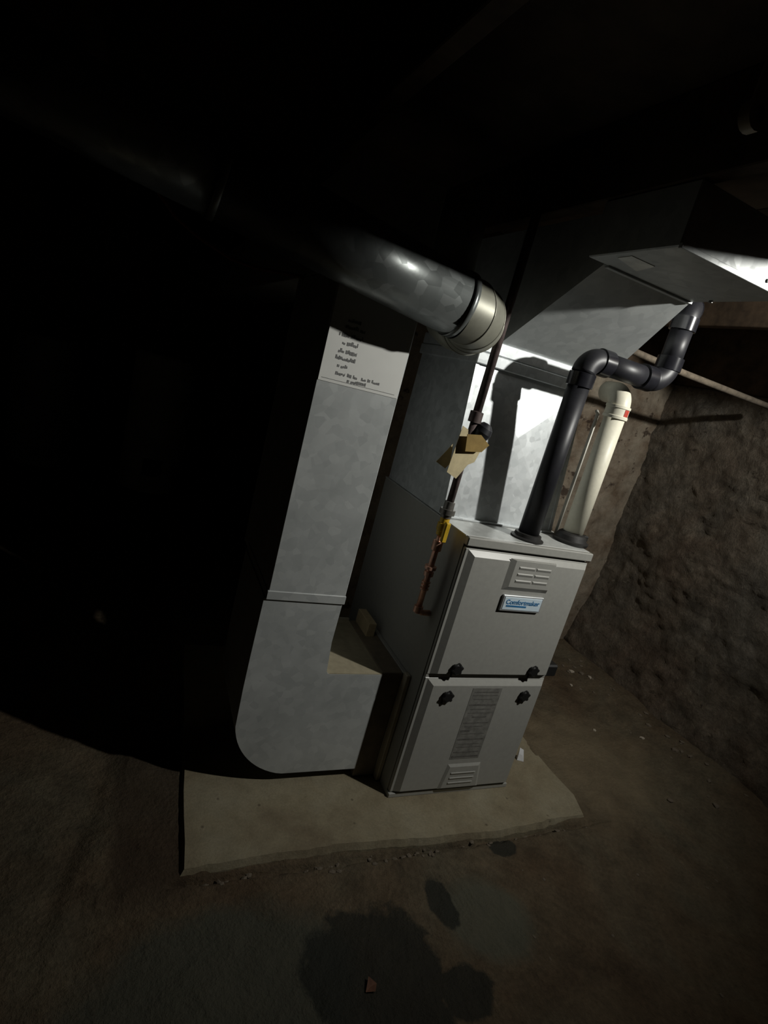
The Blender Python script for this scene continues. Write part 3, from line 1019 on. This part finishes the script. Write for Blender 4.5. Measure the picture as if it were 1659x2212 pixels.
def tag_sheet(name, pix, y, thick, mat, label, lean=0.0):
    """stiff paper outline with real thickness, leaning a little out of the vertical"""
    p = px_quad(pix, y)
    n = len(p)
    cz = sum(p, Vector()) / n
    front = [q + Vector((0, lean * (q.x - cz.x), 0)) - cz for q in p]
    backp = [q + Vector((0, thick, 0)) for q in front]
    mb = MB()
    mb.add(front + backp, [tuple(range(n))[::-1], tuple(range(n, 2 * n))] + [(i, (i + 1) % n, n + (i + 1) % n, n + i) for i in range(n)])
    o_ = build(name, mb, mat)
    o_.location = cz
    return tag(o_, label, 'tag')


tag_sheet('paper_tag', [(1001, 920), (1012, 928), (1008, 973), (1036, 976), (1024, 998), (1010, 1004), (985, 1034), (966, 1020), (978, 985)], gy - 0.028, 0.002, 'paper', 'yellowed folded paper tag hanging in front of the gas pipe', -0.05)
tag_sheet('paper_tag', [(980, 958), (966, 972), (940, 996), (962, 1012), (974, 1002)], gy + 0.018, 0.002, 'paper', 'small yellowed paper corner sticking out behind the gas pipe', 0.2)
tag_sheet('card_tag', [(1010, 938), (1040, 940), (1057, 962), (1040, 977), (1005, 975)], gy - 0.045, 0.002, 'paper_brown', 'brown card tag tucked under the dark regulator dome', 0.0)

# ------------------------------------------------------------------ conduit on the far side, hanger strap, cable
cd = MB().tube([(0.74, 0.40, 1.772), (1.10, 0.40, 1.757), (1.74, 0.40, 1.745)], 0.014, 14)
o = build('conduit', cd, 'stone')
tag(o, 'thin dusty conduit running level behind the black vent pipe', 'conduit')

hs = thing('hanger_strap', 'short pale strap dangling from a dark ceiling joist', 'strap', (-0.582, -1.02, 1.70))
build('strap_band', MB().cbox(-0.588, -0.574, -1.021, -1.018, 1.70, 2.0, 0.0006), 'strap_pale', hs)
build('strap_loop', MB().lathe((-0.581, -1.026, 1.708), (0, 1, 0), [(0, 0.006), (0, 0.012), (0.010, 0.012), (0.010, 0.006)], 16), 'strap_pale', hs)

ctrl = [(-1.202, 1.998), (-1.08, 1.80), (-0.97, 1.705), (-0.90, 1.672), (-0.80, 1.643), (-0.72, 1.640), (-0.656, 1.648), (-0.60, 1.655), (-0.5695, 1.657)]
o = build('hanging_cable', MB().tube([(x, 0.50, z) for x, z in ctrl], 0.006, 8), 'wire')
tag(o, 'thin red cable sagging beside the return duct', 'cable')


# ------------------------------------------------------------------ tanks in the dark
def tank(name, label, cat, c, rad, z1, mat, heater):
    z0 = floor_z(c[0], c[1]) - 0.004
    t_ = thing(name, label, cat, (c[0], c[1], z0))
    if heater:
        for k in range(3):
            a = math.radians(90 + 120 * k)
            build('foot', MB().tube([(c[0] + 0.75 * rad * math.cos(a), c[1] + 0.75 * rad * math.sin(a), z0), (c[0] + 0.75 * rad * math.cos(a), c[1] + 0.75 * rad * math.sin(a), z0 + 0.05)], 0.02, 10), 'dark_metal', t_)
        zb = z0 + 0.05
    else:
        zb = z0
    build('shell', MB().lathe((c[0], c[1], zb), (0, 0, 1), [(0, 0.0), (0, rad - 0.004), (0.01, rad), (z1 - zb - 0.02, rad), (z1 - zb, rad - 0.015), (z1 - zb + 0.006, 0.0)], 48), mat, t_)
    build('rim_band', MB().lathe((c[0], c[1], z1 - 0.06), (0, 0, 1), [(0, rad), (0.001, rad + 0.004), (0.025, rad + 0.004), (0.026, rad)], 48), mat, t_)
    build('rim_band', MB().lathe((c[0], c[1], zb + 0.08), (0, 0, 1), [(0, rad), (0.001, rad + 0.004), (0.025, rad + 0.004), (0.026, rad)], 48), mat, t_)
    if heater:
        build('access_panel', MB().cbox(c[0] - 0.07, c[0] + 0.07, c[1] - rad - 0.008, c[1] - rad + 0.03, zb + 0.14, zb + 0.28, 0.004), 'dark_metal', t_)
        for s in (-1, 1):
            build('water_pipe', MB().tube([(c[0] + s * 0.1, c[1], z1), (c[0] + s * 0.1, c[1], 2.2)], 0.011, 10), 'iron', t_)
        build('valve_lever', MB().tube([(c[0] - 0.11, c[1] - 0.03, z1 + 0.15), (c[0] - 0.095, c[1] - 0.03, z1 + 0.185)], 0.009, 10), 'chrome', t_)
    else:
        build('drain_cock', MB().tube([(c[0], c[1] - rad, zb + 0.12), (c[0], c[1] - rad - 0.05, zb + 0.11)], 0.012, 10), 'iron', t_)


tank('water_heater', 'pale cylindrical water heater standing in the dark beyond the return duct', 'water heater', (-0.84, 3.45, 0), 0.235, 1.12, 'tank', True)
tank('storage_tank', 'dark grey upright tank in the gloom beside the water heater', 'tank', (-1.72, 4.0, 0), 0.25, 1.02, 'tank_dark', False)


# ------------------------------------------------------------------ rubble and scraps
def rock_mesh(seed, sx, sy, sz):
    rnd = random.Random(seed)
    import bmesh
    bm = bmesh.new()
    bmesh.ops.create_icosphere(bm, subdivisions=1, radius=1.0)
    for v_ in bm.verts:
        k = rnd.uniform(0.7, 1.15)
        v_.co = Vector((v_.co.x * sx * k, v_.co.y * sy * k, max(v_.co.z, -0.35) * sz * k))
    zmin = min(v_.co.z for v_ in bm.verts)
    for v_ in bm.verts:
        v_.co.z -= zmin
    me = bpy.data.meshes.new('stone_chip')
    bm.to_mesh(me)
    bm.free()
    return me


rocks = []
for k in range(5):
    me = rock_mesh(k, 1.0, random.uniform(0.6, 0.9), random.uniform(0.4, 0.7))
    me.materials.append(M['stone'])
    rocks.append(me)
pale = rock_mesh(11, 1.0, 0.7, 0.5)
pale.materials.append(M['pale_chip'])


def chip(x, y, s, me, label, group, z=None):
    o_ = bpy.data.objects.new('stone_chip', me)
    col.objects.link(o_)
    zz_ = floor_z(x, y) if z is None else z
    o_.location = (x, y, zz_ - 0.002)
    o_.scale = (s, s, s)
    o_.rotation_euler = (0, 0, random.uniform(0, 6.28))
    tag(o_, label, 'stone', group)
    return o_


for k in range(48):                                     # along the pad's broken front edge
    x = random.uniform(-0.70, 0.78)
    y = -0.211 + random.gauss(0, 0.010)
    chip(x, y, random.uniform(0.005, 0.014), random.choice(rocks), 'small brown stone chip along the broken front edge of the pad', 'chips along the pad edge')
for k in range(46):                                     # rubble at the foot of the wall
    y = random.uniform(-0.3, 1.1)
    x = 1.72 - abs(random.gauss(0, 0.22))
    chip(x, y, random.uniform(0.006, 0.020), random.choice(rocks), 'brown stone chip in the rubble at the foot of the wall', 'rubble at the wall foot')
for (x, y, s) in ((1.55, 0.78, 0.024), (1.62, 0.70, 0.020), (1.45, 0.66, 0.016), (1.30, 0.30, 0.014), (1.52, 0.2, 0.018)):
    chip(x, y, s, pale, 'pale plaster chip lying among the rubble at the wall', 'pale chips by the wall')
for k in range(26):
    chip(random.uniform(-0.55, 1.3), random.uniform(-0.95, -0.28), random.uniform(0.003, 0.009), random.choice(rocks), 'tiny dark chip scattered on the open floor before the pad', 'chips on the open floor')

sc = MB()
sx_, sy_ = 0.700, 0.135
sc.add([(sx_ - 0.016, sy_, 0.001), (sx_ + 0.012, sy_ - 0.012, 0.001), (sx_ + 0.02, sy_ + 0.01, 0.001), (sx_ - 0.006, sy_ + 0.018, 0.001),
        (sx_ - 0.012, sy_ + 0.006, 0.030), (sx_ + 0.006, sy_ - 0.002, 0.024), (sx_ + 0.010, sy_ + 0.008, 0.046), (sx_ - 0.006, sy_ + 0.016, 0.052)],
       [(0, 3, 2, 1), (4, 5, 6, 7), (0, 1, 5, 4), (1, 2, 6, 5), (2, 3, 7, 6), (3, 0, 4, 7)])
o = build('crumpled_scrap', sc, 'sticker')
tag(o, 'crumpled white scrap on the floor against the furnace flank', 'scrap')
o = build('dry_leaf', MB().add([(-0.285, -0.565, floor_z(-0.27, -0.556) + 0.004), (-0.262, -0.572, floor_z(-0.27, -0.556) + 0.010), (-0.250, -0.552, floor_z(-0.27, -0.556) + 0.005), (-0.268, -0.535, floor_z(-0.27, -0.556) + 0.011), (-0.268, -0.555, floor_z(-0.27, -0.556) + 0.001)], [(0, 1, 4), (1, 2, 4), (2, 3, 4), (3, 0, 4)]), 'leaf')
tag(o, 'small curled brown leaf lying in the dark damp stain', 'leaf')
